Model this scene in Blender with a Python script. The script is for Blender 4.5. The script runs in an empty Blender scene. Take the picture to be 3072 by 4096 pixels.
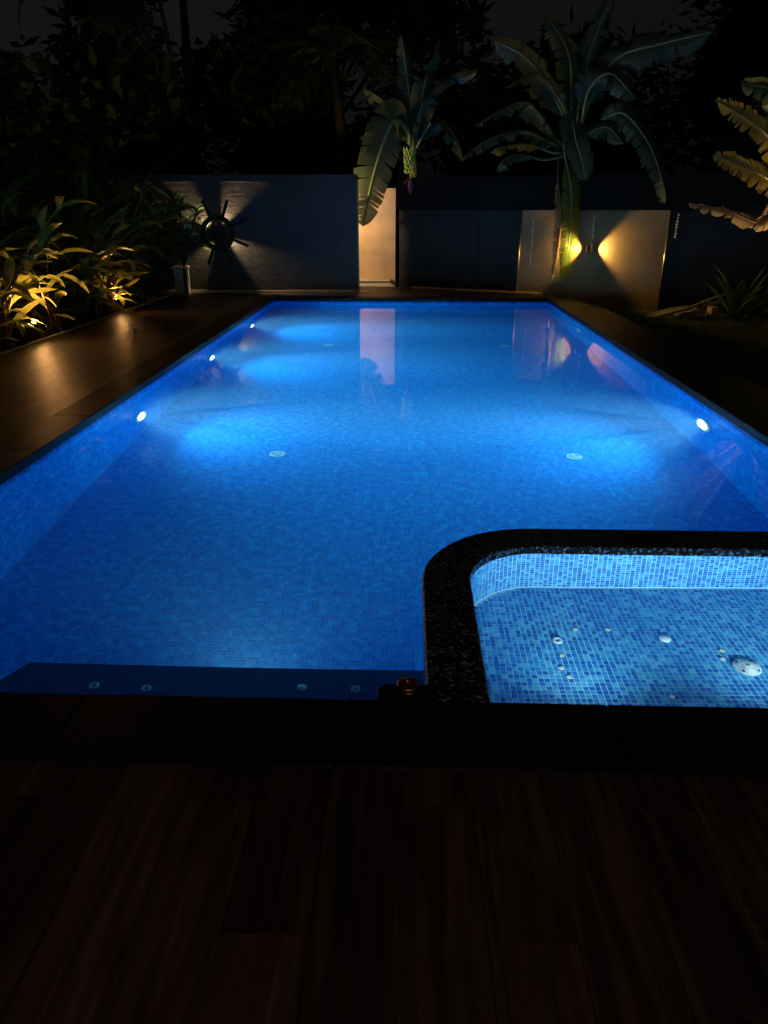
import bpy, math, random
from mathutils import Vector, Matrix, Euler
R = math.radians
sc = bpy.context.scene
col = sc.collection

# ------------------------------------------------------------------ camera
cd = bpy.data.cameras.new('camera'); cam = bpy.data.objects.new('camera', cd); col.objects.link(cam)
cam.location = (0, 0, 1.65); cam.rotation_euler = (R(67.0), 0, R(1.85))
cd.sensor_fit = 'HORIZONTAL'; cd.sensor_width = 36; cd.lens = 33.29; cd.clip_end = 2000; cd.clip_start = .02
sc.camera = cam
# ------------------------------------------------------------------ world: night sky, city glow
w = bpy.data.worlds.new('World'); sc.world = w; w.use_nodes = True
nt = w.node_tree; nt.nodes.clear()
sky = nt.nodes.new('ShaderNodeTexSky'); sky.sky_type = 'NISHITA'; sky.sun_disc = False
sky.sun_elevation = R(6); sky.sun_rotation = R(150); sky.dust_density = 4; sky.air_density = .6
hs = nt.nodes.new('ShaderNodeHueSaturation'); hs.inputs['Saturation'].default_value = .12
bg = nt.nodes.new('ShaderNodeBackground'); bg.inputs[1].default_value = .0024
ow = nt.nodes.new('ShaderNodeOutputWorld')
nt.links.new(sky.outputs[0], hs.inputs['Color']); nt.links.new(hs.outputs[0], bg.inputs[0]); nt.links.new(bg.outputs[0], ow.inputs[0])
# ------------------------------------------------------------------ render look
vs = sc.view_settings
vs.view_transform = 'Standard'; vs.look = 'None'; vs.gamma = 1; vs.exposure = 0; vs.use_curve_mapping = False
cy = sc.cycles
cy.use_denoising = True
cy.max_bounces = 14; cy.transmission_bounces = 10; cy.glossy_bounces = 8; cy.diffuse_bounces = 8; cy.volume_bounces = 1
cy.transparent_max_bounces = 8
cy.caustics_reflective = True; cy.caustics_refractive = True
cy.sample_clamp_indirect = 3.0; cy.blur_glossy = .5
cy.use_light_tree = True

# ================================================================== helpers
rnd = random.Random(11)

def link(o, parent=None):
    col.objects.link(o)
    if parent: o.parent = parent
    return o

def tag(o, label=None, cat=None, group=None, kind=None):
    if label: o['label'] = label
    if cat: o['category'] = cat
    if group: o['group'] = group
    if kind: o['kind'] = kind
    return o

def empty(name, loc=(0, 0, 0), rz=0, label=None, cat=None, group=None, kind=None):
    o = bpy.data.objects.new(name, None); col.objects.link(o)
    o.location = loc; o.rotation_euler = (0, 0, rz); o.empty_display_size = .1
    return tag(o, label, cat, group, kind)

class MB:
    def __init__(s): s.v = []; s.f = []; s.m = []
    def add(s, vs_, fs_, m=0):
        b = len(s.v); s.v += [tuple(p) for p in vs_]
        for f in fs_: s.f.append(tuple(b + i for i in f)); s.m.append(m)
        return s
    def box(s, a, b, m=0, bev=0):
        x0, y0, z0 = a; x1, y1, z1 = b
        if bev <= 0:
            s.add([(x0,y0,z0),(x1,y0,z0),(x1,y1,z0),(x0,y1,z0),(x0,y0,z1),(x1,y0,z1),(x1,y1,z1),(x0,y1,z1)],
                  [(3,2,1,0),(4,5,6,7),(0,1,5,4),(1,2,6,5),(2,3,7,6),(3,0,4,7)], m)
        else:
            c = bev
            s.add([(x0,y0,z0),(x1,y0,z0),(x1,y1,z0),(x0,y1,z0),
                   (x0,y0,z1-c),(x1,y0,z1-c),(x1,y1,z1-c),(x0,y1,z1-c),
                   (x0+c,y0+c,z1),(x1-c,y0+c,z1),(x1-c,y1-c,z1),(x0+c,y1-c,z1)],
                  [(3,2,1,0),(8,9,10,11),(0,1,5,4),(1,2,6,5),(2,3,7,6),(3,0,4,7),
                   (4,5,9,8),(5,6,10,9),(6,7,11,10),(7,4,8,11)], m)
        return s
    def tube(s, pts, rad, n=8, m=0, cap=True):
        pts = [Vector(p) for p in pts]; k = len(pts)
        if not hasattr(rad, '__len__'): rad = [rad]*k
        b = len(s.v); ref = None
        for i, p in enumerate(pts):
            t = (pts[min(i+1, k-1)] - pts[max(i-1, 0)]).normalized()
            if ref is None:
                ref = Vector((0,0,1)) if abs(t.z) < .9 else Vector((1,0,0))
            u = t.cross(ref).normalized(); v = u.cross(t).normalized(); ref = v
            for j in range(n):
                a = 2*math.pi*j/n
                s.v.append(tuple(p + (u*math.cos(a) + v*math.sin(a))*rad[i]))
        for i in range(k-1):
            for j in range(n):
                j2 = (j+1) % n
                s.f.append((b+i*n+j, b+i*n+j2, b+(i+1)*n+j2, b+(i+1)*n+j)); s.m.append(m)
        if cap:
            s.f.append(tuple(b+j for j in reversed(range(n)))); s.m.append(m)
            s.f.append(tuple(b+(k-1)*n+j for j in range(n))); s.m.append(m)
        return s
    def lathe(s, prof, n=24, m=0, M=None, a0=0):
        """prof: list of (r,z) about local z; M optional matrix"""
        b = len(s.v)
        for r, z in prof:
            for j in range(n):
                a = a0 + 2*math.pi*j/n; p = Vector((r*math.cos(a), r*math.sin(a), z))
                s.v.append(tuple(M @ p if M else p))
        for i in range(len(prof)-1):
            for j in range(n):
                j2 = (j+1) % n
                s.f.append((b+i*n+j, b+i*n+j2, b+(i+1)*n+j2, b+(i+1)*n+j)); s.m.append(m)
        if prof[-1][0] > 1e-6:
            s.f.append(tuple(b+(len(prof)-1)*n+j for j in range(n))); s.m.append(m)
        if prof[0][0] > 1e-6:
            s.f.append(tuple(b+j for j in reversed(range(n)))); s.m.append(m)
        return s
    def prism(s, poly, z0, z1, m=0, bev=0):
        n = len(poly); b = len(s.v)
        rings = [(z0, 0), (z1, 0)] if bev <= 0 else [(z0, 0), (z1-bev, 0), (z1, bev)]
        cx = sum(p[0] for p in poly)/n; cyy = sum(p[1] for p in poly)/n
        for z, ins in rings:
            for i, (x, y) in enumerate(poly):
                if ins:
                    d = Vector((cx-x, cyy-y)).normalized()*ins; x += d.x; y += d.y
                s.v.append((x, y, z))
        for r in range(len(rings)-1):
            for i in range(n):
                j = (i+1) % n
                s.f.append((b+r*n+i, b+r*n+j, b+(r+1)*n+j, b+(r+1)*n+i)); s.m.append(m)
        s.f.append(tuple(b+i for i in reversed(range(n)))); s.m.append(m)
        s.f.append(tuple(b+(len(rings)-1)*n+i for i in range(n))); s.m.append(m)
        return s
    def mesh(s, name, mats, smooth=False):
        me = bpy.data.meshes.new(name); me.from_pydata(s.v, [], s.f)
        for mt in (mats if isinstance(mats, (list, tuple)) else [mats]): me.materials.append(mt)
        if any(s.m): me.polygons.foreach_set('material_index', s.m)
        if smooth: me.polygons.foreach_set('use_smooth', [True]*len(s.f))
        me.update()
        return me
    def build(s, name, mats, parent=None, smooth=False, loc=None):
        o = bpy.data.objects.new(name, s.mesh(name, mats, smooth))
        if loc: o.location = loc
        return link(o, parent)

def copy_tree(o, parent=None):
    c = o.copy(); col.objects.link(c); c.parent = parent
    for ch in list(o.children): copy_tree(ch, c)
    return c

# ================================================================== materials
def newmat(name):
    m = bpy.data.materials.new(name); m.use_nodes = True
    n = m.node_tree.nodes; l = m.node_tree.links
    return m, n, l, n['Principled BSDF'], n['Material Output']

def N(n, t, **kw):
    x = n.new('ShaderNode'+t)
    for k, v in kw.items(): setattr(x, k, v)
    return x

def ramp(n, stops):
    r = n.new('ShaderNodeValToRGB'); e = r.color_ramp.elements
    while len(e) < len(stops): e.new(.5)
    for i, (p, c) in enumerate(stops):
        e[i].position = p; e[i].color = (*c, 1)
    return r

def plain(name, c, rough=.5, metal=0, noise=.15, scale=8, bump=0, bscale=40, spec=.5, coord='Object'):
    m, n, l, p, o = newmat(name)
    tc = N(n, 'TexCoord'); no = N(n, 'TexNoise'); no.inputs['Scale'].default_value = scale; no.inputs['Detail'].default_value = 6
    l.new(tc.outputs[coord], no.inputs['Vector'])
    r = ramp(n, [(.3, [x*(1-noise) for x in c]), (.7, [min(1, x*(1+noise)) for x in c])])
    l.new(no.outputs['Fac'], r.inputs[0]); l.new(r.outputs[0], p.inputs['Base Color'])
    p.inputs['Roughness'].default_value = rough; p.inputs['Metallic'].default_value = metal
    p.inputs['Specular IOR Level'].default_value = spec
    if bump:
        n2 = N(n, 'TexNoise'); n2.inputs['Scale'].default_value = bscale; n2.inputs['Detail'].default_value = 8
        l.new(tc.outputs[coord], n2.inputs['Vector'])
        b = N(n, 'Bump'); b.inputs['Strength'].default_value = bump; b.inputs['Distance'].default_value = .02
        l.new(n2.outputs['Fac'], b.inputs['Height']); l.new(b.outputs[0], p.inputs['Normal'])
    return m

def emit(name, c, s):
    m, n, l, p, o = newmat(name)
    p.inputs['Base Color'].default_value = (.8, .8, .8, 1)
    p.inputs['Emission Color'].default_value = (*c, 1); p.inputs['Emission Strength'].default_value = s
    return m

TP = .025                       # mosaic pitch
OFF = (.0061, .0037, .0083)
TILE_STOPS = [(.0, (.0005, .065, .45)), (.3, (.0008, .118, .58)), (.5, (.0015, .18, .69)), (.75, (.003, .29, .80)), (1., (.012, .45, .90))]
POOL_GROUT = (.008, .31, .72)
GROUT = (.42, .66, .78)

def mosaic_mat(name, grout=True):
    """mosaic whose squares follow world position, so built and far tiles share one grid"""
    m, n, l, p, o = newmat(name)
    g = N(n, 'NewGeometry')
    ad = N(n, 'VectorMath', operation='ADD'); ad.inputs[1].default_value = OFF; l.new(g.outputs['Position'], ad.inputs[0])
    dv = N(n, 'VectorMath', operation='SCALE'); dv.inputs['Scale'].default_value = 1/TP; l.new(ad.outputs[0], dv.inputs[0])
    fl = N(n, 'VectorMath', operation='FLOOR'); l.new(dv.outputs[0], fl.inputs[0])
    wn = N(n, 'TexWhiteNoise', noise_dimensions='3D'); l.new(fl.outputs[0], wn.inputs['Vector'])
    # patches of shade, several tiles across
    sn = N(n, 'TexNoise'); sn.inputs['Scale'].default_value = .42; sn.inputs['Detail'].default_value = 2
    l.new(fl.outputs[0], sn.inputs['Vector'])
    mx = N(n, 'Math', operation='MULTIPLY_ADD'); mx.inputs[1].default_value = .42; l.new(wn.outputs['Value'], mx.inputs[0])
    ms = N(n, 'Math', operation='MULTIPLY_ADD'); ms.inputs[1].default_value = 2.0; ms.inputs[2].default_value = -.72; l.new(sn.outputs['Fac'], ms.inputs[0]); l.new(ms.outputs[0], mx.inputs[2])
    r = ramp(n, TILE_STOPS); l.new(mx.outputs[0], r.inputs[0])
    out = r.outputs[0]
    if grout:
        fr = N(n, 'VectorMath', operation='FRACTION'); l.new(dv.outputs[0], fr.inputs[0])
        sp = N(n, 'SeparateXYZ'); l.new(fr.outputs[0], sp.inputs[0])
        sn2 = N(n, 'SeparateXYZ'); l.new(g.outputs['True Normal'], sn2.inputs[0])
        acc = None
        for ax in 'XYZ':
            a = N(n, 'Math', operation='SUBTRACT'); a.inputs[1].default_value = .5; l.new(sp.outputs[ax], a.inputs[0])
            b = N(n, 'Math', operation='ABSOLUTE'); l.new(a.outputs[0], b.inputs[0])
            c = N(n, 'Math', operation='GREATER_THAN'); c.inputs[1].default_value = .455; l.new(b.outputs[0], c.inputs[0])
            d = N(n, 'Math', operation='ABSOLUTE'); l.new(sn2.outputs[ax], d.inputs[0])
            e = N(n, 'Math', operation='LESS_THAN'); e.inputs[1].default_value = .5; l.new(d.outputs[0], e.inputs[0])
            f = N(n, 'Math', operation='MULTIPLY'); l.new(c.outputs[0], f.inputs[0]); l.new(e.outputs[0], f.inputs[1])
            if acc is None: acc = f
            else:
                h = N(n, 'Math', operation='MAXIMUM'); l.new(acc.outputs[0], h.inputs[0]); l.new(f.outputs[0], h.inputs[1]); acc = h
        mc = N(n, 'MixRGB'); mc.inputs[2].default_value = (*POOL_GROUT, 1); l.new(acc.outputs[0], mc.inputs[0]); l.new(out, mc.inputs[1])
        out = mc.outputs[0]
    l.new(out, p.inputs['Base Color']); p.inputs['Roughness'].default_value = .3; p.inputs['Specular IOR Level'].default_value = .3
    return m

M = {}
M['mosaic'] = mosaic_mat('pool mosaic'); M['mosaic_tile'] = mosaic_mat('pool mosaic tile', False)
M['pool_grout'] = plain('blue grout', POOL_GROUT, .8, noise=.08, scale=30)
M['grout'] = plain('pale grout', GROUT, .8, noise=.08, scale=30)
KID = [(.012,.13,.44),(.018,.18,.52),(.04,.26,.56),(.06,.34,.60),(.10,.42,.66)]
SHADES = [plain('glass mosaic %d' % i, c, .3, noise=.10, scale=60) for i, c in enumerate(KID)]

def granite(name, mid, flake, rough):
    m, n, l, p, o = newmat(name)
    tc = N(n, 'TexCoord'); v = N(n, 'TexVoronoi'); v.inputs['Scale'].default_value = 85
    no = N(n, 'TexNoise'); no.inputs['Scale'].default_value = 90; no.inputs['Detail'].default_value = 5
    mp = N(n, 'Mapping'); mp.inputs['Scale'].default_value = (1, 1.7, 1); mp.inputs['Rotation'].default_value = (0, 0, .5)
    l.new(tc.outputs['Object'], mp.inputs[0]); l.new(mp.outputs[0], v.inputs['Vector']); l.new(mp.outputs[0], no.inputs['Vector'])
    r = ramp(n, [(.0, (.012, .013, .016)), (.62, (.016, .017, .02)), (.80, mid), (1, flake)])
    sv = N(n, 'SeparateColor'); l.new(v.outputs['Color'], sv.inputs[0])
    l.new(sv.outputs[0], r.inputs[0])
    mu = N(n, 'MixRGB', blend_type='MULTIPLY'); mu.inputs[0].default_value = .7
    r2 = ramp(n, [(.35, (.3, .3, .3)), (.6, (1, 1, 1))]); l.new(no.outputs['Fac'], r2.inputs[0])
    l.new(r.outputs[0], mu.inputs[1]); l.new(r2.outputs[0], mu.inputs[2]); l.new(mu.outputs[0], p.inputs['Base Color'])
    p.inputs['Roughness'].default_value = rough; p.inputs['Specular IOR Level'].default_value = .18
    b = N(n, 'Bump'); b.inputs['Strength'].default_value = .35; b.inputs['Distance'].default_value = .004
    l.new(no.outputs['Fac'], b.inputs['Height']); l.new(b.outputs[0], p.inputs['Normal'])
    return m
M['granite'] = granite('dimmed black granite', (.014, .015, .018), (.03, .032, .04), .5)  # same stone as the curb, flakes darkened for the unlit coping
M['brightened'] = granite('flamed dark granite', (.07, .08, .11), (.50, .56, .70), .4)  # coping stone again; light on the curb is put into paler flakes

def wood_tile():
    m, n, l, p, o = newmat('wood look plank')
    tc = N(n, 'TexCoord'); oi = N(n, 'ObjectInfo')
    mp = N(n, 'Mapping'); mp.inputs['Scale'].default_value = (22, 1.6, 1); l.new(tc.outputs['Object'], mp.inputs[0])
    av = N(n, 'VectorMath', operation='MULTIPLY_ADD'); av.inputs[1].default_value = (37, 91, 13)
    l.new(oi.outputs['Random'], av.inputs[0]); l.new(mp.outputs[0], av.inputs[2])
    no = N(n, 'TexNoise'); no.inputs['Scale'].default_value = 1; no.inputs['Detail'].default_value = 7; no.inputs['Distortion'].default_value = .6
    l.new(av.outputs[0], no.inputs['Vector'])
    r = ramp(n, [(.28, (.018, .010, .007)), (.5, (.08, .045, .033)), (.72, (.18, .105, .078))]); l.new(no.outputs['Fac'], r.inputs[0])
    r2 = ramp(n, [(0, (.42, .41, .40)), (.45, (.62, .60, .58)), (.8, (.95, .90, .86)), (1, (1.15, 1.06, 1.0))]); l.new(oi.outputs['Random'], r2.inputs[0])
    mu = N(n, 'MixRGB', blend_type='MULTIPLY'); mu.inputs[0].default_value = 1
    l.new(r.outputs[0], mu.inputs[1]); l.new(r2.outputs[0], mu.inputs[2]); l.new(mu.outputs[0], p.inputs['Base Color'])
    p.inputs['Roughness'].default_value = .48
    n2 = N(n, 'TexNoise'); n2.inputs['Scale'].default_value = 1; n2.inputs['Detail'].default_value = 4
    mp2 = N(n, 'Mapping'); mp2.inputs['Scale'].default_value = (60, 9, 1); l.new(tc.outputs['Object'], mp2.inputs[0]); l.new(mp2.outputs[0], n2.inputs['Vector'])
    b = N(n, 'Bump'); b.inputs['Strength'].default_value = .6; b.inputs['Distance'].default_value = .008
    l.new(n2.outputs['Fac'], b.inputs['Height']); l.new(b.outputs[0], p.inputs['Normal'])
    return m
M['plank'] = wood_tile()

def water(name, dens, colour, absorb):
    m, n, l, p, o = newmat(name); n.remove(p)
    gl = N(n, 'BsdfGlass'); gl.inputs['Roughness'].default_value = 0; gl.inputs['IOR'].default_value = 1.33
    tc = N(n, 'TexCoord'); no = N(n, 'TexNoise'); no.inputs['Scale'].default_value = 5.5; no.inputs['Detail'].default_value = 1.5
    n3 = N(n, 'TexNoise'); n3.inputs['Scale'].default_value = 1.1; n3.inputs['Detail'].default_value = 1
    l.new(tc.outputs['Object'], no.inputs['Vector']); l.new(tc.outputs['Object'], n3.inputs['Vector'])
    ma = N(n, 'Math', operation='MULTIPLY_ADD'); ma.inputs[1].default_value = 2.5
    l.new(n3.outputs['Fac'], ma.inputs[0]); l.new(no.outputs['Fac'], ma.inputs[2])
    b = N(n, 'Bump'); b.inputs['Strength'].default_value = 1; b.inputs['Distance'].default_value = .0005
    l.new(ma.outputs[0], b.inputs['Height']); l.new(b.outputs[0], gl.inputs['Normal'])
    l.new(gl.outputs[0], o.inputs['Surface'])
    if dens:
        v = N(n, 'VolumeScatter'); v.inputs['Color'].default_value = (*colour, 1); v.inputs['Density'].default_value = dens; v.inputs['Anisotropy'].default_value = .05
        ab = N(n, 'VolumeAbsorption'); ab.inputs['Color'].default_value = (*absorb, 1); ab.inputs['Density'].default_value = .34
        su = N(n, 'AddShader'); l.new(v.outputs[0], su.inputs[0]); l.new(ab.outputs[0], su.inputs[1]); l.new(su.outputs[0], o.inputs['Volume'])
    return m
M['water'] = water('pool water', .15, (.30, .68, 1), (.04, .82, .99))
M['water_kids'] = water('paddling pool water', 0, None, None)

def plaster(name, c, bump, scale, rough=.75, spec=.2):
    m, n, l, p, o = newmat(name)
    tc = N(n, 'TexCoord'); no = N(n, 'TexNoise'); no.inputs['Scale'].default_value = 2.2; no.inputs['Detail'].default_value = 8
    l.new(tc.outputs['Object'], no.inputs['Vector'])
    r = ramp(n, [(.3, [x*.75 for x in c]), (.7, [min(1, x*1.15) for x in c])]); l.new(no.outputs['Fac'], r.inputs[0]); l.new(r.outputs[0], p.inputs['Base Color'])
    mp = N(n, 'Mapping'); mp.inputs['Scale'].default_value = (1, 1, 2.4); l.new(tc.outputs['Object'], mp.inputs[0])
    n2 = N(n, 'TexNoise'); n2.inputs['Scale'].default_value = scale; n2.inputs['Detail'].default_value = 7; n2.inputs['Roughness'].default_value = .6
    l.new(mp.outputs[0], n2.inputs['Vector'])
    b = N(n, 'Bump'); b.inputs['Strength'].default_value = bump; b.inputs['Distance'].default_value = .03
    l.new(n2.outputs['Fac'], b.inputs['Height']); l.new(b.outputs[0], p.inputs['Normal'])
    p.inputs['Roughness'].default_value = rough; p.inputs['Specular IOR Level'].default_value = spec
    return m
M['wall_left'] = plaster('rough brown plaster', (.068, .060, .058), .45, 6)
M['wall_dark'] = plaster('darkened plaster', (.018, .016, .020), .15, 5, .6)  # darker copy for unlit panels, their shade put into the colour
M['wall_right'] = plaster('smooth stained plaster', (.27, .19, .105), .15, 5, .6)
M['fascia'] = plain('dark fascia paint', (.006, .005, .006), .8, noise=.2, spec=.08)
M['shade_brown'] = plain('brown lamp shade', (.05, .032, .02), .5, noise=.2)
M['peach'] = plaster('peach wall paint', (.78, .56, .38), .03, 10, .6)
M['white_skirt'] = plain('white skirting tile', (.8, .76, .7), .3, noise=.05)
M['black_metal'] = plain('black iron', (.012, .010, .009), .7, 0, noise=.3, scale=20, spec=.25)
M['brass'] = plain('copper fitting', (.75, .34, .17), .32, 1, noise=.15, scale=60)
M['brass_trim'] = plain('brass trim', (.85, .6, .28), .3, 1, noise=.1)
M['white_plastic'] = plain('white plastic', (.75, .78, .8), .35, noise=.05)
M['grey_plastic'] = plain('dull white plastic', (.5, .55, .58), .45, noise=.06)
M['bench'] = plain('shaded navy bench', (.006, .03, .17), .6, noise=.12, scale=5)  # tiled bench coloured plain navy; its shade is in the colour
M['dark_hole'] = plain('dark hollow', (.02, .025, .03), .7)
M['steel'] = plain('steel grate', (.35, .33, .3), .35, .9)
M['soil'] = plain('dark soil', (.035, .025, .018), .95, noise=.4, scale=6, bump=.8, bscale=20)
M['lawn'] = plain('lawn earth', (.022, .03, .012), .95, noise=.4, scale=5, bump=.5, bscale=30)
M['concrete'] = plain('pale concrete', (.42, .38, .33), .8, noise=.15, scale=6, bump=.2)
M['cream_chip'] = plain('cream mosaic chip', (.8, .74, .58), .4, noise=.06)
M['bark'] = plain('dark bark', (.035, .027, .02), .9, noise=.4, scale=9, bump=.8, bscale=14)
M['dry_wood'] = plain('bleached wood', (.45, .37, .22), .75, noise=.25, scale=10, bump=.4, bscale=30)
M['stone'] = plain('garden stone', (.38, .34, .26), .85, noise=.3, scale=7, bump=.6, bscale=12)
M['brick'] = plain('old brick', (.36, .22, .15), .85, noise=.2, scale=12, bump=.3)
M['glass_bead'] = plain('silvered bead', (.85, .82, .78), .12, .25, noise=.05)
M['thread'] = plain('thread', (.1, .1, .1), .8)
M['lens_pool'] = emit('lit pool lens', (.86, .96, 1), 14)
M['lens_off'] = plain('unlit lens', (.5, .62, .68), .2)
M['lens_warm'] = emit('lit warm lens', (1, .66, .28), 4)
M['globe_green'] = plain('green glass globe', (.25, .5, .32), .15, noise=.1)

def leaf_mat(name, c1, c2, trans=.35, rough=.38, veins=0):
    m, n, l, p, o = newmat(name)
    tc = N(n, 'TexCoord'); no = N(n, 'TexNoise'); no.inputs['Scale'].default_value = 5; no.inputs['Detail'].default_value = 4
    g = N(n, 'NewGeometry'); l.new(g.outputs['Position'], no.inputs['Vector'])
    r = ramp(n, [(.3, c1), (.7, c2)]); l.new(no.outputs['Fac'], r.inputs[0]); l.new(r.outputs[0], p.inputs['Base Color'])
    p.inputs['Roughness'].default_value = rough
    tr = N(n, 'BsdfTranslucent'); hv = N(n, 'HueSaturation'); hv.inputs['Value'].default_value = 1.6; hv.inputs['Hue'].default_value = .48
    l.new(r.outputs[0], hv.inputs['Color']); l.new(hv.outputs[0], tr.inputs['Color'])
    mx = N(n, 'MixShader'); mx.inputs[0].default_value = trans
    l.new(p.outputs[0], mx.inputs[1]); l.new(tr.outputs[0], mx.inputs[2]); l.new(mx.outputs[0], o.inputs['Surface'])
    return m
M['banana_leaf'] = leaf_mat('banana leaf', (.075, .12, .075), (.125, .18, .105), .4, .36)
M['banana_bright'] = leaf_mat('lamplit banana leaf', (.13, .22, .03), (.18, .28, .05), .55, .35)  # brighter leaf copy; lamplight on the hanging leaf put into its colour
M['banana_yellow'] = leaf_mat('yellowing banana leaf', (.32, .25, .04), (.42, .34, .08), .5, .5)
M['banana_dry'] = leaf_mat('dry banana leaf', (.22, .13, .05), (.36, .22, .10), .3, .7)
M['midrib'] = plain('pale midrib', (.24, .32, .13), .4, noise=.1)
M['pseudostem'] = plain('banana stem', (.12, .13, .06), .6, noise=.4, scale=6)
M['banana_fruit'] = plain('green bananas', (.42, .55, .10), .45, noise=.2, scale=12)
M['banana_bud'] = plain('purple banana bud', (.22, .07, .08), .5, noise=.25, scale=12)
M['ginger_leaf'] = leaf_mat('ginger leaf', (.06, .08, .015), (.12, .135, .03), .35, .33)
M['ginger_stem'] = plain('reddish ginger stem', (.20, .10, .04), .5, noise=.3, scale=12)
M['shrub_leaf'] = leaf_mat('frangipani leaf', (.05, .12, .025), (.09, .19, .045), .35, .35)
M['petal'] = plain('white petals', (.8, .78, .66), .6, noise=.05)
M['lily_leaf'] = leaf_mat('lily leaf', (.07, .14, .03), (.14, .22, .06), .3, .35)
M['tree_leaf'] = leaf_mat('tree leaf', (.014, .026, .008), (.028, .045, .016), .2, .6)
M['grass'] = leaf_mat('grass blade', (.04, .08, .015), (.08, .13, .03), .3, .6)

def spot(name, parent, loc, direction, power, colour, size, blend, radius=.02):
    d = bpy.data.lights.new(name, 'SPOT'); d.energy = power; d.color = colour; d.spot_size = R(size); d.spot_blend = blend; d.shadow_soft_size = radius
    o = bpy.data.objects.new(name, d); o.location = loc
    o.rotation_euler = Vector(direction).to_track_quat('-Z', 'Y').to_euler()
    return link(o, parent)

def point(name, parent, loc, power, colour, radius=.05):
    d = bpy.data.lights.new(name, 'POINT'); d.energy = power; d.color = colour; d.shadow_soft_size = radius
    o = bpy.data.objects.new(name, d); o.location = loc
    return link(o, parent)

# ================================================================== pool dimensions
XL, XR, YN, YF, ZF = -2.6, 2.7, 2.0, 14.2, -1.25
ZD = .10                                          # deck and coping top
KX, KY, KR, KZ = .29, 3.245, .38, -.35            # paddling pool inner corner
KC = (KX+KR, KY-KR)
CW = .20                                          # curb width
COOL = (.50, .90, 1.0); WARM = (1.0, .68, .33); AMBER = (1.0, .46, .15)

# ------------------------------------------------------------------ ground
g = MB(); GZ = -.10; S = 300
for a, b, c, d in ((-S, -S, S, -3.0), (-S, -3.0, -4.72, S), (3.55, -3.0, S, S), (-4.72, 16.0, 3.55, S)):
    g.add([(a,b,GZ),(c,b,GZ),(c,d,GZ),(a,d,GZ)], [(0,1,2,3)])
tag(g.build('ground', M['soil']), kind='structure')
lw = MB().add([(3.56,3,GZ+.004),(9.5,3,GZ+.004),(9.5,13.9,GZ+.004),(3.56,13.9,GZ+.004)], [(0,1,2,3)])
tag(lw.build('lawn', M['lawn']), kind='structure')

# ------------------------------------------------------------------ swimming pool
pool = empty('swimming_pool', (0, 0, 0), kind='structure')
NEAR = 6.5                                        # built tiles up to here, material beyond
# bed of grout under the built tiles, mosaic sheet beyond
def grid_edge(v, off):                            # snap down to tile grid
    return math.floor((v+off)/TP)*TP - off
ys = grid_edge(NEAR, OFF[1])
pf = MB()
pf.add([(XL-.02,ys,ZF),(XR+.02,ys,ZF),(XR+.02,YF+.02,ZF),(XL-.02,YF+.02,ZF)], [(0,1,2,3)])
pf.build('floor', M['mosaic'], pool)
MB().add([(XL-.02,YN-.02,ZF-.0005),(XR+.02,YN-.02,ZF-.0005),(XR+.02,ys,ZF-.0005),(XL-.02,ys,ZF-.0005)], [(0,1,2,3)]).build('grout_bed', M['pool_grout'], pool)
ZW = .0335                                         # walls rise under the coping
def wallquad(a, b, name):
    (x0,y0),(x1,y1) = a, b
    MB().add([(x0,y0,ZF),(x1,y1,ZF),(x1,y1,ZW),(x0,y0,ZW)], [(0,1,2,3)]).build(name, M['mosaic'], pool)
wallquad((XL,YN),(XL,YF),'side_wall'); wallquad((XL,YF),(XR,YF),'end_wall'); wallquad((XR,YF),(XR,YN),'side_wall'); wallquad((XR,YN),(XL,YN),'end_wall')
# bench under water along the near end
bp = [(-1.95,YN),(.10,YN),(.10,2.62),(-1.66,2.6),(-1.75,2.43)]
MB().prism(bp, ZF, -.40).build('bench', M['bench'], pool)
# floor tiles, nearest 300 one by one, the rest joined
def tile_mesh(name, mat, w=TP, gap=.0038, h=.0012, bev=.0005):
    a = w/2-gap/2
    b = a-bev
    return MB().add([(-a,-a,-.001),(a,-a,-.001),(a,a,-.001),(-a,a,-.001),(-a,-a,h-bev),(a,-a,h-bev),(a,a,h-bev),(-a,a,h-bev),(-b,-b,h),(b,-b,h),(b,b,h),(-b,b,h)],
                    [(8,9,10,11),(0,1,5,4),(1,2,6,5),(2,3,7,6),(3,0,4,7),(4,5,9,8),(5,6,10,9),(6,7,11,10),(7,4,8,11)]).mesh(name, mat)
tm = tile_mesh('mosaic_tile', M['mosaic_tile'])
cells = []
for i in range(math.ceil((XL+OFF[0])/TP), math.floor((XR+OFF[0])/TP)):
    x = (i+.5)*TP-OFF[0]
    for j in range(math.ceil((2.62+OFF[1])/TP), round((ys+OFF[1])/TP)):
        y = (j+.5)*TP-OFF[1]
        if x > .06 and y < 3.46: continue
        cells.append((x, y))
vis = sorted((c for c in cells if c[1] > 3.02 and -1.3 < c[0] < .06), key=lambda c: (c[1]-2)**2+(c[0]-.0)**2)[:300]
vset = set(vis)
for (x, y) in vis:
    o = bpy.data.objects.new('floor_tile', tm); o.location = (x, y, ZF); link(o, pool)
TH = .0012
rest = MB(); a = TP/2-.0019; b = a-.0005
tv = [(-a,-a,-.001),(a,-a,-.001),(a,a,-.001),(-a,a,-.001),(-b,-b,TH),(b,-b,TH),(b,b,TH),(-b,b,TH)]
tf = [(4,5,6,7),(0,1,5,4),(1,2,6,5),(2,3,7,6),(3,0,4,7)]
V, F = [], []
for (x, y) in cells:
    if (x, y) in vset: continue
    k = len(V); V += [(x+p, y+q, ZF+r) for p, q, r in tv]; F += [(k+a_, k+b_, k+c_, k+d_) for a_, b_, c_, d_ in tf]
rest.v = V; rest.f = F; rest.m = [0]*len(F)
tag(rest.build('floor_tiles', M['mosaic_tile'], pool), kind='stuff')

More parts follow.
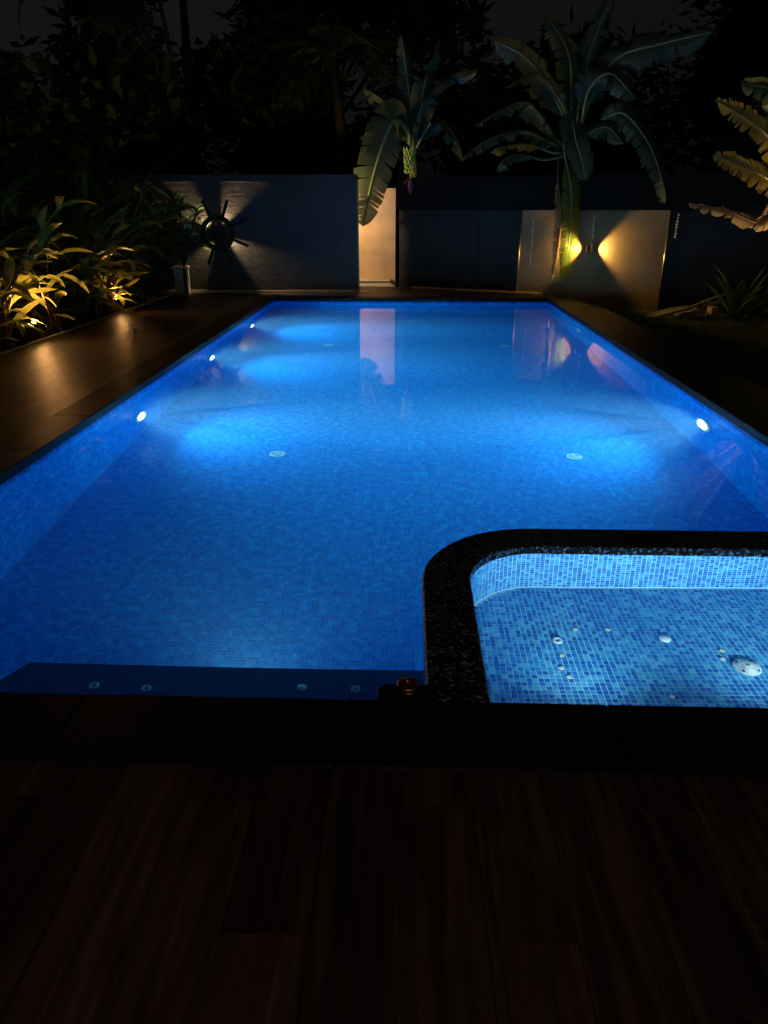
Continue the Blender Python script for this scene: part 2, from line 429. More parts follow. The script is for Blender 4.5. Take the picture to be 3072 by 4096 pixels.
# coping: black granite slabs around the pool
def slab(x0, y0, x1, y1, z0=.034, z1=ZD, mat='granite', parent=None, name='coping_slab', bev=.006):
    o = MB().box((-(x1-x0)/2, -(y1-y0)/2, z0), ((x1-x0)/2, (y1-y0)/2, z1), bev=bev).build(name, M[mat], parent)
    o.location = ((x0+x1)/2, (y0+y1)/2, 0); return o
coping = empty('pool_coping', (0, 0, 0), kind='structure')
J = .002
y = 2.0
while y < YF-.01:
    y2 = min(y+.9, YF)
    if YF-y2 < .3: y2 = YF
    slab(-2.905, y+J, XL+.012, y2-J, parent=coping)
    slab(XR-.012, y+J, 3.22, y2-J, parent=coping)
    y = y2
x = -2.905
while x < 3.21:
    x2 = min(x+.9, 3.22)
    if 3.22-x2 < .3: x2 = 3.22
    slab(x+J, YF-.012, x2-J, YF+.30, parent=coping)
    slab(x+J, 1.672, x2-J, 2.0, parent=coping)
    x = x2
# lower step along the garden side of the pool
y = 1.7
while y < 14.4:
    slab(3.225, y+J, 3.55, min(y+1.2, 14.5)-J, -.12, .03, parent=coping, name='step_slab'); y += 1.2
# masonry under coping and deck
MB().box((-2.9,1.7,-1.3),(XL-.004,YF+.3,.0335)).box((XR+.004,1.7,-1.3),(3.22,YF+.3,.0335)).build('masonry', M['concrete'], coping)

# ------------------------------------------------------------------ paddling pool
kids = empty('paddling_pool', (0, 0, 0), kind='structure')
def corner_path(off, y0=YN, x1=XR, n=14):
    """from near end along the left side, round the corner, along the back; off = outward offset"""
    p = [(KX-off, y0), (KX-off, KC[1])]
    for k in range(1, n):
        t = math.pi - (math.pi/2)*k/n
        p.append((KC[0]+(KR+off)*math.cos(t), KC[1]+(KR+off)*math.sin(t)))
    p += [(KC[0], KY+off), (x1, KY+off)]
    return p
inn, out = corner_path(.0), corner_path(CW)
inn2, out2 = corner_path(-.012), corner_path(CW+.008)
# curb top
cb = MB(); n_ = len(out2); zt, zb, bv = ZD+.002, .060, .007
o_in, o_out = corner_path(-.012+bv), corner_path(CW+.008-bv)
for k in range(n_): pass
rings = [(inn2, zb), (inn2, zt-bv), (o_in, zt), (o_out, zt), (out2, zt-bv), (out2, zb)]
for ring, z in rings: cb.v += [(x_, y_, z) for x_, y_ in ring]
for r_ in range(5):
    for k in range(n_-1):
        cb.f.append((r_*n_+k, r_*n_+k+1, (r_+1)*n_+k+1, (r_+1)*n_+k)); cb.m.append(0)
cb.f.append(tuple(r_*n_ for r_ in range(6))); cb.m.append(0)
ct = cb.build('curb_top', M['brightened'], kids)
# curb walls: outside mosaic, inside grout bed that carries tiles
cw = MB()
for k in range(n_-1):
    (x0,y0),(x1,y1) = out[k], out[k+1]
    cw.add([(x0,y0,ZF),(x1,y1,ZF),(x1,y1,.06),(x0,y0,.06)], [(3,2,1,0)])
cw.build('curb_wall', M['mosaic'], kids)
ki = MB()
for k in range(n_-1):
    (x0,y0),(x1,y1) = inn[k], inn[k+1]
    ki.add([(x0,y0,KZ),(x1,y1,KZ),(x1,y1,.06),(x0,y0,.06)], [(0,1,2,3)])
fl = [(x_, y_) for x_, y_ in inn] + [(XR, YN)]
ki.add([(x_, y_, KZ) for x_, y_ in fl], [tuple(reversed(range(len(fl))))])
ki.add([(KX,YN+.002,KZ),(XR,YN+.002,KZ),(XR,YN+.002,.06),(KX,YN+.002,.06)], [(3,2,1,0)])
ki.build('grout_bed', M['grout'], kids)
# tiles
ktm = [tile_mesh('floor_tile_shade', s) for s in SHADES]
wt = [.22, .24, .24, .18, .12]
def shade(): return rnd.choices(range(5), wt)[0]
ftiles = []
nx = int((XR-KX)/TP); ny = int((KY-YN)/TP)
for i in range(nx):
    for j in range(ny):
        x = KX+.004+(i+.5)*TP; y = YN+.004+(j+.5)*TP
        if x < KC[0] and y > KC[1] and math.hypot(x-KC[0], y-KC[1]) > KR-.016: continue
        ftiles.append((x, y))
kv = sorted((c for c in ftiles if c[1] > 2.38 and c[0] < 1.5), key=lambda c: (c[1]**2+c[0]**2*.5))[:300]
kset = set(kv)
for (x, y) in kv:
    o = bpy.data.objects.new('floor_tile', ktm[shade()]); o.location = (x, y, KZ+.001); link(o, kids)
V, F, Mi = [], [], []
def put_tile(mat4):
    k = len(V)
    V.extend(tuple(mat4 @ Vector(p)) for p in tv); F.extend((k+a_, k+b_, k+c_, k+d_) for a_, b_, c_, d_ in tf); Mi.extend([shade()]*5)
for (x, y) in ftiles:
    if (x, y) in kset: continue
    put_tile(Matrix.Translation((x, y, KZ+.001)))
# walls: walk the path in tile steps
rows = int((.06-KZ)/TP)
def walk(path, step):
    segs = []
    for k in range(len(path)-1):
        a_, b_ = Vector(path[k]), Vector(path[k+1]); segs.append((a_, b_, (b_-a_).length))
    tot = sum(s_[2] for s_ in segs); d = step/2
    while d < tot:
        e = d
        for a_, b_, L in segs:
            if e <= L:
                t = (b_-a_).normalized(); yield a_+t*e, t; break
            e -= L
        d += step
for p, t in walk(corner_path(-.0005, n=40), TP*.97):
    nrm = Vector((t.y, -t.x, 0))                    # inward
    for r_ in range(rows):
        z = KZ+.008+(r_+.5)*TP
        mm = Matrix((( t.x, 0, nrm.x, p.x), (t.y, 0, nrm.y, p.y), (0, 1, 0, z), (0, 0, 0, 1)))
        # local z = inward normal, local y = up
        put_tile(mm)
kt = MB(); kt.v = V; kt.f = F; kt.m = Mi
tag(kt.build('wall_and_floor_tiles', SHADES, kids), kind='stuff')

# ------------------------------------------------------------------ water
def poly_water(poly, z0, z1, mat):
    m = MB().prism(poly, z0, z1)
    return tag(m.build('water', mat), kind='structure')
e_ = .01
main_poly = [(XL-e_, YN-e_), (KX-CW+e_, YN-e_)] + [(x_, y_) for x_, y_ in corner_path(CW-e_)[1:-1]] + [(XR+e_, KY+CW-e_), (XR+e_, YF+e_), (XL-e_, YF+e_)]
poly_water(main_poly, ZF-.03, 0.0, M['water'])
kid_poly = [(x_, y_) for x_, y_ in corner_path(e_)] + [(XR+e_, YN-e_), (KX-e_, YN-e_)]
kid_poly[0] = (KX-e_, YN-.005)
MBk = MB(); top = [(x_, y_, .054) for x_, y_ in corner_path(e_)] + [(XR, YN-.005, .054)]
top = list(reversed(top)); MBk.add(top, [tuple(range(len(top)))])
tag(MBk.build('water', M['water_kids']), kind='structure')

# ------------------------------------------------------------------ pool lights and fittings
def pool_light(loc, d, lit, label, power=0, group=None, size=150, r=.095, tilt=0):
    """d: +1 faces +x, -1 faces -x, 'y' faces +y"""
    rot = {1: (0, R(90), 0), -1: (0, R(-90), 0), 'y': (R(-90), 0, 0)}[d]
    o = empty('pool_light', loc, 0, label, 'pool light', group); o.rotation_euler = rot
    MB().lathe([(r*1.55,-.002),(r*1.55,.010),(r*1.40,.018),(r*1.12,.020),(r*1.02,.012),(r*1.02,.004)], 32).build('bezel', M['grey_plastic'], o, True)
    MB().lathe([(r,.004),(r*.97,.016),(r*.7,.030),(r*.35,.037),(.0001,.039)], 28).build('lens', M['lens_pool'] if lit else M['lens_off'], o, True)
    if lit:
        up = {1: (-tilt, 0, 1), -1: (tilt, 0, 1), 'y': (0, -tilt, 1)}[d]
        spot('light', o, (0, 0, .06), up, power, COOL, size, 1, 0)
        if r > .09: spot('beam', o, (0, 0, .045), (0, 0, 1), power*1.5, (.85, .96, 1), 36, 1, 0)
    return o
GL = 'lit pool lights along the side opposite the lawn'
for y_, lb in ((6.66, 'lit round pool light nearest the bench, in the wall below the planted deck'), (9.38, 'lit round pool light, middle of three below the planted deck'), (12.0, 'lit round pool light nearest the far end, below the planted deck')):
    pool_light((XL+.001, y_, -.72), 1, True, lb, {6.66: 345, 9.38: 415, 12.0: 485}[y_], GL, tilt=.30, size=156)
pool_light((XR-.001, 6.33, -.50), -1, True, 'lit round pool light in the wall on the lawn side', 350, tilt=.15, size=156, r=.11)
pool_light((XR-.001, 11.5, -.50), -1, False, 'unlit pale pool light in the wall on the lawn side')
pool_light((-.75, 2.617, -.80), 'y', True, 'round pool light in the front of the underwater bench', 18, tilt=.6, size=168, r=.085)
for i, x_ in enumerate((.75, 1.5, 2.3)):
    pool_light((x_, YN+.006, -.10), 'y', True, ['paddling pool light under the near coping, next to the curved curb', 'paddling pool light under the near coping, between two others', 'paddling pool light under the near coping, closest to the lawn'][i], 46, 'paddling pool lights', 140, .05, .45)

def drain(loc, r, label, group):
    o = empty('floor_drain', loc, 0, label, 'drain', group)
    MB().lathe([(r,0),(r,.006),(r*.94,.012),(r*.72,.012),(r*.70,.006),(r*.70,.0)], 32).build('rim', M['white_plastic'], o, True)
    MB().lathe([(r*.69,.002),(r*.66,.006),(r*.3,.010),(.0001,.011)], 28).build('cover', M['grey_plastic'], o, True)
    for k in range(3):
        sl = MB(); a0 = k*2.1
        for q in range(8):
            t0 = a0+q*.16; t1 = t0+.17
            sl.add([(r*.50*math.cos(t0), r*.50*math.sin(t0), .0105),(r*.62*math.cos(t0), r*.62*math.sin(t0), .0095),(r*.62*math.cos(t1), r*.62*math.sin(t1), .0095),(r*.50*math.cos(t1), r*.50*math.sin(t1), .0105)], [(0,1,2,3)])
        sl.build('slot', M['dark_hole'], o)
    return o
GD = 'round drains in the pool floor'
drain((-1.185, 6.20, ZF+.004), .074, 'pale round floor drain near the lit pool light closest to the bench', GD)
drain((1.53, 6.20, ZF+.004), .074, 'pale round floor drain near the lit light on the lawn side', GD)
drain((-1.19, 10.94, ZF+.002), .074, 'pale round floor drain in the far half, near the planted deck wall', GD)
drain((1.48, 10.92, ZF+.002), .074, 'pale round floor drain in the far half, toward the lawn', GD)
drain((.08, 13.2, ZF+.002), .074, 'pale round floor drain close to the far end wall', GD)

def jet(loc, r, label, group, hole=True, name='return_jet'):
    o = empty(name, loc, 0, label, 'jet', group)
    if hole:
        MB().lathe([(r,0),(r,.006),(r*.9,.011),(r*.55,.012),(r*.48,.008),(r*.46,.001)], 24).build('ring', M['white_plastic'], o, True)
        MB().lathe([(r*.45,.0005),(.0001,.002)], 16).build('eyeball', M['dark_hole'], o)
    else:
        MB().lathe([(r,0),(r,.006),(r*.9,.010),(r*.3,.013),(.0001,.0135)], 24).build('cap', M['white_plastic'], o, True)
    return o
GJ = 'fittings on the underwater bench'
for k, (x_, y_) in enumerate(((-1.315, 2.453), (-1.089, 2.447), (-.431, 2.481), (-.201, 2.48))):
    jet((x_, y_, -.40+.001), .022, ['ring shaped jet on underwater bench, next to its slanted end', 'ring shaped jet on underwater bench, second from its slanted end', 'solid round cap on the underwater bench', 'ring shaped jet on underwater bench, next to copper fitting'][k], GJ, k != 2)
jet((.70, 2.77, KZ+.005), .023, 'white ring jet on the paddling pool floor', None)
jet((1.19, 2.79, KZ+.005), .026, 'white solid cap on the paddling pool floor', None, False)
# big suction cover
o = empty('suction_cover', (1.47, 2.585, KZ+.005), R(20), 'large white domed suction cover with screws on paddling pool floor', 'drain')
MB().lathe([(.058,0),(.058,.005),(.054,.010),(.040,.016),(.038,.019),(.02,.024),(.0001,.0255)], 36).build('dome', M['white_plastic'], o, True)
for k in range(4):
    a_ = k*math.pi/2+.5
    MB().lathe([(.006,0),(.006,.003),(.0001,.004)], 10).build('screw', M['dark_hole'], o, loc=(.046*math.cos(a_), .046*math.sin(a_), .0125))
MB().lathe([(.007,0),(.007,.003),(.0001,.004)], 12).build('centre_screw', M['steel'], o, loc=(0, 0, .0254))
# loose chips
chip = MB().box((-.010,-.010,0),(.010,.010,.004), bev=.001).mesh('mosaic_chip', M['cream_chip'])
for k, (x_, y_) in enumerate(((.80,2.86),(.95,2.86),(.70,2.66),(.68,2.57),(1.41,2.70),(1.09,2.39),(.70,2.51),(1.39,2.64))):
    o = bpy.data.objects.new('mosaic_chip', chip); o.location = (x_, y_, KZ+.0055); o.rotation_euler = (0, 0, rnd.uniform(0, 3)); link(o)
    tag(o, 'small loose cream mosaic chip lying on the paddling pool floor', 'chip', 'loose mosaic chips in the paddling pool')

# copper fitting on its rounded granite tab
tb = MB(); tw, th, rr = .105, .075, .04
poly = [(-tw, -.02), (tw, -.02)]
for k in range(7):
    t = k/6*math.pi/2; poly.append((tw-rr+rr*math.cos(t), th-rr+rr*math.sin(t)))
for k in range(7):
    t = math.pi/2+k/6*math.pi/2; poly.append((-tw+rr+rr*math.cos(t), th-rr+rr*math.sin(t)))
tb.prism(poly, .055, ZD+.008, bev=.004)
ft = tb.build('granite_tab', M['granite'], loc=(.016, 2.0, 0)); tag(ft, 'black rounded stone tab jutting from the near coping between the two pools', 'stone tab')
fx = empty('deck_fitting', (.016, 2.035, ZD+.008), 0, 'round copper fitting with a central socket on the black stone tab', 'fitting')
MB().lathe([(.026,0),(.030,.004),(.031,.010),(.027,.013),(.026,.018)], 28).build('base', M['brass'], fx, True)
MB().lathe([(.027,.018),(.036,.021),(.039,.026),(.039,.031),(.036,.035),(.018,.0355),(.014,.034),(.012,.026)], 32).build('flange', M['brass'], fx, True)
MB().lathe([(.0119,.022),(.0001,.0215)], 16).build('socket', M['dark_hole'], fx)

# ------------------------------------------------------------------ plank decks
deck = empty('deck', (0, 0, 0), kind='structure')
PW = .205
plank_cache = {}
def plank(x0, x1, y0, y1):
    key = (round(x1-x0, 3), round(y1-y0, 3))
    if key not in plank_cache:
        a_, b_ = key[0]/2-.0009, key[1]/2-.0009
        plank_cache[key] = MB().box((-a_,-b_,ZD-.02),(a_,b_,ZD-.001)).mesh('plank', M['plank'])
    o = bpy.data.objects.new('plank', plank_cache[key]); o.location = ((x0+x1)/2, (y0+y1)/2, rnd.uniform(-.0004, .0002)); link(o, deck)
def planks(xa, xb, ya, yb, L=1.2, ph=.0):
    n = max(1, round((xb-xa)/PW)); wd = (xb-xa)/n
    for i in range(n):
        y = ya - ((i % 3)*.4+ph) % L
        while y < yb-.01:
            a_, b_ = max(y, ya), min(y+L, yb)
            if b_-a_ > .02: plank(xa+i*wd, xa+(i+1)*wd, a_, b_)
            y += L
planks(-4.70, -2.905, 1.0, YF+.30)                 # beside the plants
planks(-4.70, -1.03, YF+.302, 15.08)               # before the wall
def far_planks():
    # passage and paving in front of the slanted wall
    n = 19; xa = -1.03; wd = (2.9-xa)/n
    for i in range(n):
        x0, x1 = xa+i*wd, xa+(i+1)*wd
        lim = 16.44 if x1 < -.18 else 16.33-.468*(x1+.2)
        y = YF+.302
        while y < lim-.03:
            b_ = min(y+.6, lim); plank(x0, x1, y, b_); y = b_
far_planks()
planks(-2.7, 2.9, -1.2, 1.668, 1.25, .62)          # where the viewer stands
MB().box((-4.72,.9,-.3),(-2.905,16.0,ZD-.022)).box((-2.904,YF+.301,-.3),(2.9,16.5,ZD-.022)).box((-2.9,-1.3,-.3),(3.2,1.67,ZD-.022)).build('deck_bed', M['soil'], deck)
MB().box((-4.78,1.0,-.1),(-4.722,15.05,ZD+.012), bev=.006).build('deck_edging', M['concrete'], deck)

# ------------------------------------------------------------------ rough wall with the wheel lamp
YW = 15.1
wl = empty('garden_wall', (-3.9, YW, ZD), 0, 'rough plastered dark garden wall carrying the wheel shaped lamp', 'wall')
MB().box((-3.2,0,-.1),(2.88,.2,2.06)).build('wall_body', M['wall_left'], wl)
MB().box((-3.2,-.13,2.06),(2.885,.24,2.19), bev=.01).build('cap', M['wall_left'], wl)
MB().box((-3.2,-.02,-.02),(2.882,-.001,.05), bev=.006).build('skirting', M['concrete'], wl)
MB().box((2.881,-.004,.0),(2.90,.205,2.055)).build('end_board', M['brick'], wl)

MB().box((2.68,.205,-.1),(2.84,.72,1.72)).build('light_baffle', M['wall_left'], wl)  # added fin, out of view, keeps passage light off the slanted wall
# wheel lamp
wh = empty('wheel_lamp', (-3.763, YW-.001, 1.241), 0, 'black ship wheel shaped wall lamp throwing four beams on rough wall', 'wall lamp')
def wheel_xy(r, a): return (r*math.cos(a), r*math.sin(a))
def ringmesh(r0, r1, y0, y1, n=48):
    m = MB(); b = 0
    for (r, y) in ((r0,y0),(r1,y0),(r1,y1),(r0,y1)):
        for j in range(n):
            a_ = 2*math.pi*j/n; m.v.append((r*math.cos(a_), y, r*math.sin(a_)))
    for q in range(4):
        for j in range(n):
            j2 = (j+1) % n; q2 = (q+1) % 4
            m.f.append((q*n+j, q*n+j2, q2*n+j2, q2*n+j)); m.m.append(0)
    return m
ringmesh(.245, .335, -.19, -.145).build('rim', M['black_metal'], wh)
ringmesh(.238, .258, -.20, -.14).build('inner_band', M['black_metal'], wh)
def bar(a_, r0, r1, wd, y0, y1):
    c, s = math.cos(a_), math.sin(a_); m = MB()
    pts = []
    for y in (y0, y1):
        for (r, q) in ((r0,-wd),(r1,-wd),(r1,wd),(r0,wd)):
            pts.append((r*c-q*s, y, r*s+q*c))
    m.add(pts, [(0,1,2,3),(7,6,5,4),(0,4,5,1),(1,5,6,2),(2,6,7,3),(3,7,4,0)]); return m
for k in range(8):
    a_ = R(23+45*k)
    bar(a_, .33, .64, .027, -.185, -.15).build('handle', M['black_metal'], wh)
    bar(a_+R(0), .10, .25, .008, -.178, -.16).build('spoke', M['black_metal'], wh)
hub = MB()
outl = []
for k in range(4):
    a0 = R(10+90*k)
    for (r, da) in ((.125,-28),(.165,-26),(.185,-20),(.185,-11),(.15,-9),(.15,9),(.185,11),(.185,20),(.165,26),(.125,28)):
        outl.append(wheel_xy(r*1.08, a0+R(da)+R(45)))
nn = len(outl)
hub.v = [(x_, -.21, z_) for x_, z_ in outl]+[(x_, -.145, z_) for x_, z_ in outl]+[(0,-.21,0),(0,-.145,0)]
for k in range(nn):
    j = (k+1) % nn
    hub.f += [(k, j, 2*nn), (j, k, 2*nn+1) if False else (nn+j, nn+k, 2*nn+1), (k, nn+k, nn+j, j)]; hub.m += [0, 0, 0]
hub.build('hub', M['black_metal'], wh)
MB().lathe([(.018,0),(.018,.144)], 20, M=Matrix.Rotation(R(90), 4, 'X')).build('mount', M['black_metal'], wh)
for k, (a_, pw, sz) in enumerate(((62, 130, 52), (140, 150, 64), (232, 55, 46), (324, 130, 50))):
    a_ = R(a_); spot('light', wh, (.025*math.cos(a_), -.085, .025*math.sin(a_)), (math.cos(a_), -.10 if k == 1 else .03, math.sin(a_)), pw, (1, .72, .38), sz, .9, .012)

point('glow', wh, (0, -.10, 0), 30, (1, .72, .38), .01)
# low pillar
pl = empty('low_pillar', (-4.55, 14.92, ZD), R(8), 'low pale masonry pillar with a flat cap below the wheel lamp', 'pillar')
MB().box((-.14,-.13,0),(.03,.13,.47), bev=.004).build('shaft', M['concrete'], pl)
MB().box((.045,-.12,0),(.115,.12,.475), bev=.004).build('side_slab', M['concrete'], pl)
MB().box((-.20,-.16,.478),(.13,.16,.52), bev=.006).build('cap', M['concrete'], pl)

# ------------------------------------------------------------------ passage with the peach wall
pw_ = empty('passage_wall', (-1.7, 16.46, ZD), 0, 'peach painted wall lit warm at the end of the passage opening', 'wall')
MB().box((-3.0,0,0),(1.415,.15,1.985)).build('wall_body', M['peach'], pw_)
MB().box((-3.0,-.012,.0),(1.414,-.001,.10), bev=.003).build('skirting', M['white_skirt'], pw_)
MB().tube([(-3,-.03,.125),(1.41,-.03,.125)], .014, 10).build('pipe', M['white_plastic'], pw_)
MB().box((1.30,-.055,.09),(1.37,-.012,.15), bev=.006).build('pipe_clip', M['steel'], pw_)
lp = empty('passage_lamp', (-1.9, YW+.201, 1.62), 0, 'small round passage lamp behind the rough wall facing the peach wall', 'lamp')
MB().lathe([(.06,0),(.06,.03),(.05,.035)], 20, M=Matrix.Rotation(R(-90), 4, 'X')).build('base', M['black_metal'], lp)
MB().lathe([(.05,.035),(.075,.07),(.08,.1),(.06,.14),(.0001,.155)], 24, M=Matrix.Rotation(R(-90), 4, 'X')).build('globe', M['lens_warm'], lp, True)
point('light', lp, (0, .24, 0), 125, (1, .64, .27), .06)
# floor grate at the passage corner
gr = empty('floor_grate', (-.90, 15.35, ZD), 0, 'slatted metal drain grate in the paving at the passage corner', 'grate')
MB().box((-.12,-.22,.0),(.12,.22,.003)).build('frame', M['dark_hole'], gr)
for k in range(6):
    MB().box((-.10+k*.037,-.2,.003),(-.082+k*.037,.2,.009)).build('slat', M['steel'], gr)

# ------------------------------------------------------------------ slanted wall with lit panel
A = math.atan2(-1.45, 3.1)
sw = empty('boundary_wall', (-.2, 16.35, 0), A, 'long dark boundary wall with plain panels and a lit panel framed in brass', 'wall')
MB().box((0,.035,-.2),(8.6,.22,1.655)).build('wall_body', M['wall_right'], sw)
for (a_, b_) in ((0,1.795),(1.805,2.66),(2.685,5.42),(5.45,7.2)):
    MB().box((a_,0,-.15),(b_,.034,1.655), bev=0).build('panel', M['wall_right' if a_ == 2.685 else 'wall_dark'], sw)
MB().box((-.03,-.09,1.656),(8.6,.25,2.28), bev=.01).build('fascia', M['fascia'], sw)
for x_ in (2.672, 5.434):
    m = MB()
    for z0, z1 in ((-.14, 1.652),):
        prof = [(x_+.016*math.cos(t), -.0005-.022*math.sin(t)) for t in [math.pi*k/8 for k in range(9)]]
        m.prism(prof, z0, z1)
    m.build('brass_trim', M['brass_trim'], sw, True)
MB().box((.3,-.03,.09),(3.2,-.001,.125), bev=.004).build('kerb_strip', M['concrete'], sw)
# up-and-out lamp on the lit panel (throws light to both sides)
def wp(lx, ly, z):                                 # wall coordinates to world
    c, s = math.cos(A), math.sin(A); return (-.2+lx*c-ly*s, 16.35+lx*s+ly*c, z)
sl = empty('side_lamp', wp(4.06, 0, .975), A, 'small brown wall lamp throwing two wide fans of light on lit panel', 'wall lamp')
m = MB(); prof = [(.066*math.cos(t), -.002-.15*math.sin(t)) for t in [math.pi*k/10 for k in range(11)]]
m.prism(prof, -.055, .055); m.build('shade', M['shade_brown'], sl)
MB().box((-.02,-.012,-.08),(.02,-.0005,.08)).build('back_plate', M['shade_brown'], sl)
for sgn in (-1, 1):
    spot('light', sl, (sgn*.085, -.105, 0), (sgn, .0, .0), 66, (1, .62, .17), 108, .5, .015)

# bead strands under the fascia
bead = MB().lathe([(.0001,-.022),(.015,-.012),(.02,0),(.015,.012),(.0001,.022)], 7).mesh('bead', M['glass_bead'])
def strand(lx, ztop, zbot, label, ly=-.12):
    o = empty('bead_strand', wp(lx, ly, zbot), A, label, 'bead strand', 'bead strands hanging from the boundary wall')
    n = int((ztop-zbot)/.052)
    MB().tube([(0,0,0),(0,0,1.655-zbot)], .0018, 5).build('thread', M['thread'], o)
    for k in range(n):
        b_ = bpy.data.objects.new('bead', bead); b_.location = (rnd.uniform(-.004,.004), rnd.uniform(-.004,.004), .015+k*.052); s_ = rnd.uniform(.8, 1.25); b_.scale = (s_, s_, s_)
        b_.rotation_euler = (rnd.uniform(-.3,.3), rnd.uniform(-.3,.3), 0); link(b_, o)
strand(2.95, 1.52, .62, 'strand of small silver beads near the brass trim toward the passage')
strand(3.42, 1.62, .40, 'long strand of small silver beads beside the hanging banana leaf')
strand(3.47, 1.50, .55, 'strand of silver beads partly behind the hanging banana leaf', -.16)
strand(4.11, 1.62, 1.02, 'strand of small silver beads ending just above the side lamp')
strand(5.58, 1.62, 1.20, 'short strand of silver beads beyond the lit panel, toward the lawn')

# taller wall beyond the lawn
tw_ = empty('side_wall', (8.2, 14.6, -.1), R(-6), 'taller plain dark wall behind the lawn, beyond the lit panel', 'wall')
MB().box((-2.6,0,0),(6,.2,2.95)).build('wall_body', M['wall_dark'], tw_)
MB().box((-2.63,-.04,2.95),(6,.24,3.03), bev=.01).build('cap', M['wall_dark'], tw_)

# ================================================================== plants
def blade(mb, pts, wid, side, fold=.25, m=0):
    """simple strap leaf along pts"""
    n = len(pts); b = len(mb.v)
    for i, p in enumerate(pts):
        t = (Vector(pts[min(i+1,n-1)])-Vector(pts[max(i-1,0)])).normalized()
        s = (Vector(side)-t*t.dot(Vector(side))).normalized(); up = s.cross(t)
        h = wid[i]
        mb.v += [tuple(Vector(p)-s*h+up*h*fold), tuple(p), tuple(Vector(p)+s*h+up*h*fold)]
    for i in range(n-1):
        k = b+i*3
        mb.f += [(k,k+1,k+4,k+3),(k+1,k+2,k+5,k+4)]; mb.m += [m, m]
    return mb

# ---- ginger hedge
def ginger_leaf_mesh(curl):
    mb = MB(); pts = []; n = 9; x = z = 0; a = R(18)
    wid = []
    for i in range(n):
        t = i/(n-1); pts.append((x, 0, z)); x += math.cos(a)/(n-1); z += math.sin(a)/(n-1); a -= curl/(n-1)
        wid.append(.105*max(.0, math.sin(math.pi*min(1, t*.93+.05)))**.8 if t < 1 else .002)
    blade(mb, pts, wid, (0,1,0), .28)
    return mb.mesh('leaf', M['ginger_leaf'], True)
GLM = [ginger_leaf_mesh(c) for c in (.7, 1.2, 1.7)]
def make_ginger(seed, stems=14, H=1.9):
    r = random.Random(seed)
    o = empty('ginger_plant', (0,0,0))
    for k in range(stems):
        az = r.uniform(0, 6.283); ln = r.uniform(.62, 1.08)*H; lean = r.uniform(.10, .75)
        bx, by = r.uniform(-.22,.22), r.uniform(-.22,.22)
        pts = []; x, y, z = bx, by, 0; a = R(88)-lean*.25
        n = 8
        for i in range(n):
            pts.append((x, y, z)); st = ln/(n-1)
            x += math.cos(az)*math.cos(a)*st; y += math.sin(az)*math.cos(a)*st; z += math.sin(a)*st; a -= lean*.22
        s = MB().tube(pts, [.012-.008*i/(n-1) for i in range(n)], 6).build('stem', M['ginger_stem'], o, True)
        nl = r.randint(8, 11)
        for q in range(nl):
            t = .22+.78*q/(nl-1); f = t*(n-1); i = min(int(f), n-2); u = f-i
            p = Vector(pts[i]).lerp(Vector(pts[i+1]), u)
            lf = bpy.data.objects.new('leaf', GLM[r.randrange(3)]); L = r.uniform(.44, .70)*(1-.25*abs(t-.55))
            side = 1 if q % 2 else -1
            lf.location = p; lf.scale = (L, L*r.uniform(.8,1.15), L)
            yaw = az + side*r.uniform(.5, 1.5)
            lf.rotation_euler = (r.uniform(-.5,.5), r.uniform(-.75, .25)-.25*t, yaw)
            link(lf, s)
    return o
protos = [make_ginger(5), make_ginger(8), make_ginger(21)]
spots_g = []
for k in range(9): spots_g.append((-5.08-.10*(k % 2), 6.2+.98*k, 1.06))
for k in range(8): spots_g.append((-5.95, 6.9+1.0*k, 1.12))
for k in range(4): spots_g.append((-6.9, 9.2+1.5*k, 1.35))
for p_ in ((-5.35, 14.55, 1.12), (-6.4, 14.4, 1.25), (-5.7, 12.6, 1.25), (-6.2, 10.9, 1.25)): spots_g.append(p_)
used = [0, 0, 0]
for k, (x_, y_, s_) in enumerate(spots_g):
    i = k % 3
    o = protos[i] if not used[i] else copy_tree(protos[i]); used[i] = 1
    o.location = (x_+rnd.uniform(-.08,.08), y_+rnd.uniform(-.15,.15), -.1); o.rotation_euler = (0,0,rnd.uniform(0,6.28)); s2 = s_*rnd.uniform(.9,1.08); o.scale = (s2, s2, s2)
    row = 0 if k < 9 else (1 if k < 17 else 2)
    tag(o, ['leafy ginger plant with lance leaves in the row edging the deck', 'taller ginger plant behind the front row of the hedge', 'tall dark ginger plant at the back of the hedge'][row], 'ginger plant', ['ginger plants edging the deck', 'second row of ginger plants', 'back row of ginger plants'][row])

# ---- garden spike lights
def spike(loc, aim, power, label, size=130, colr=AMBER):
    o = empty('garden_spike_light', loc, 0, label, 'garden light')
    MB().tube([(0,0,-.05),(0,0,.16)], .010, 8).build('spike', M['black_metal'], o)
    q = Vector(aim).to_track_quat('Z', 'Y').to_matrix().to_4x4(); q.translation = (0,0,.19)
    MB().lathe([(.022,-.05),(.034,-.045),(.036,.045),(.031,.046)], 18, M=q).build('head', M['black_metal'], o, True)
    MB().lathe([(.030,.047),(.0001,.049)], 18, M=q).build('lens', M['lens_warm'], o)
    p = q @ Vector((0,0,.07)); spot('light', o, p, aim, power, colr, size, .6, .07)
    return o
spike((-5.0, 9.55, .05), (.52, -.28, .80), 210, 'lit garden spike light among ginger stems, near the first pool lights', 150)
spike((-5.15, 7.75, .05), (.45, -.1, .85), 90, 'lit garden spike light among ginger stems at the near end of the hedge', 150)
spike((-4.98, 12.35, .05), (.52, -.28, .80), 210, 'lit garden spike light among ginger stems, close to the rough wall', 150)

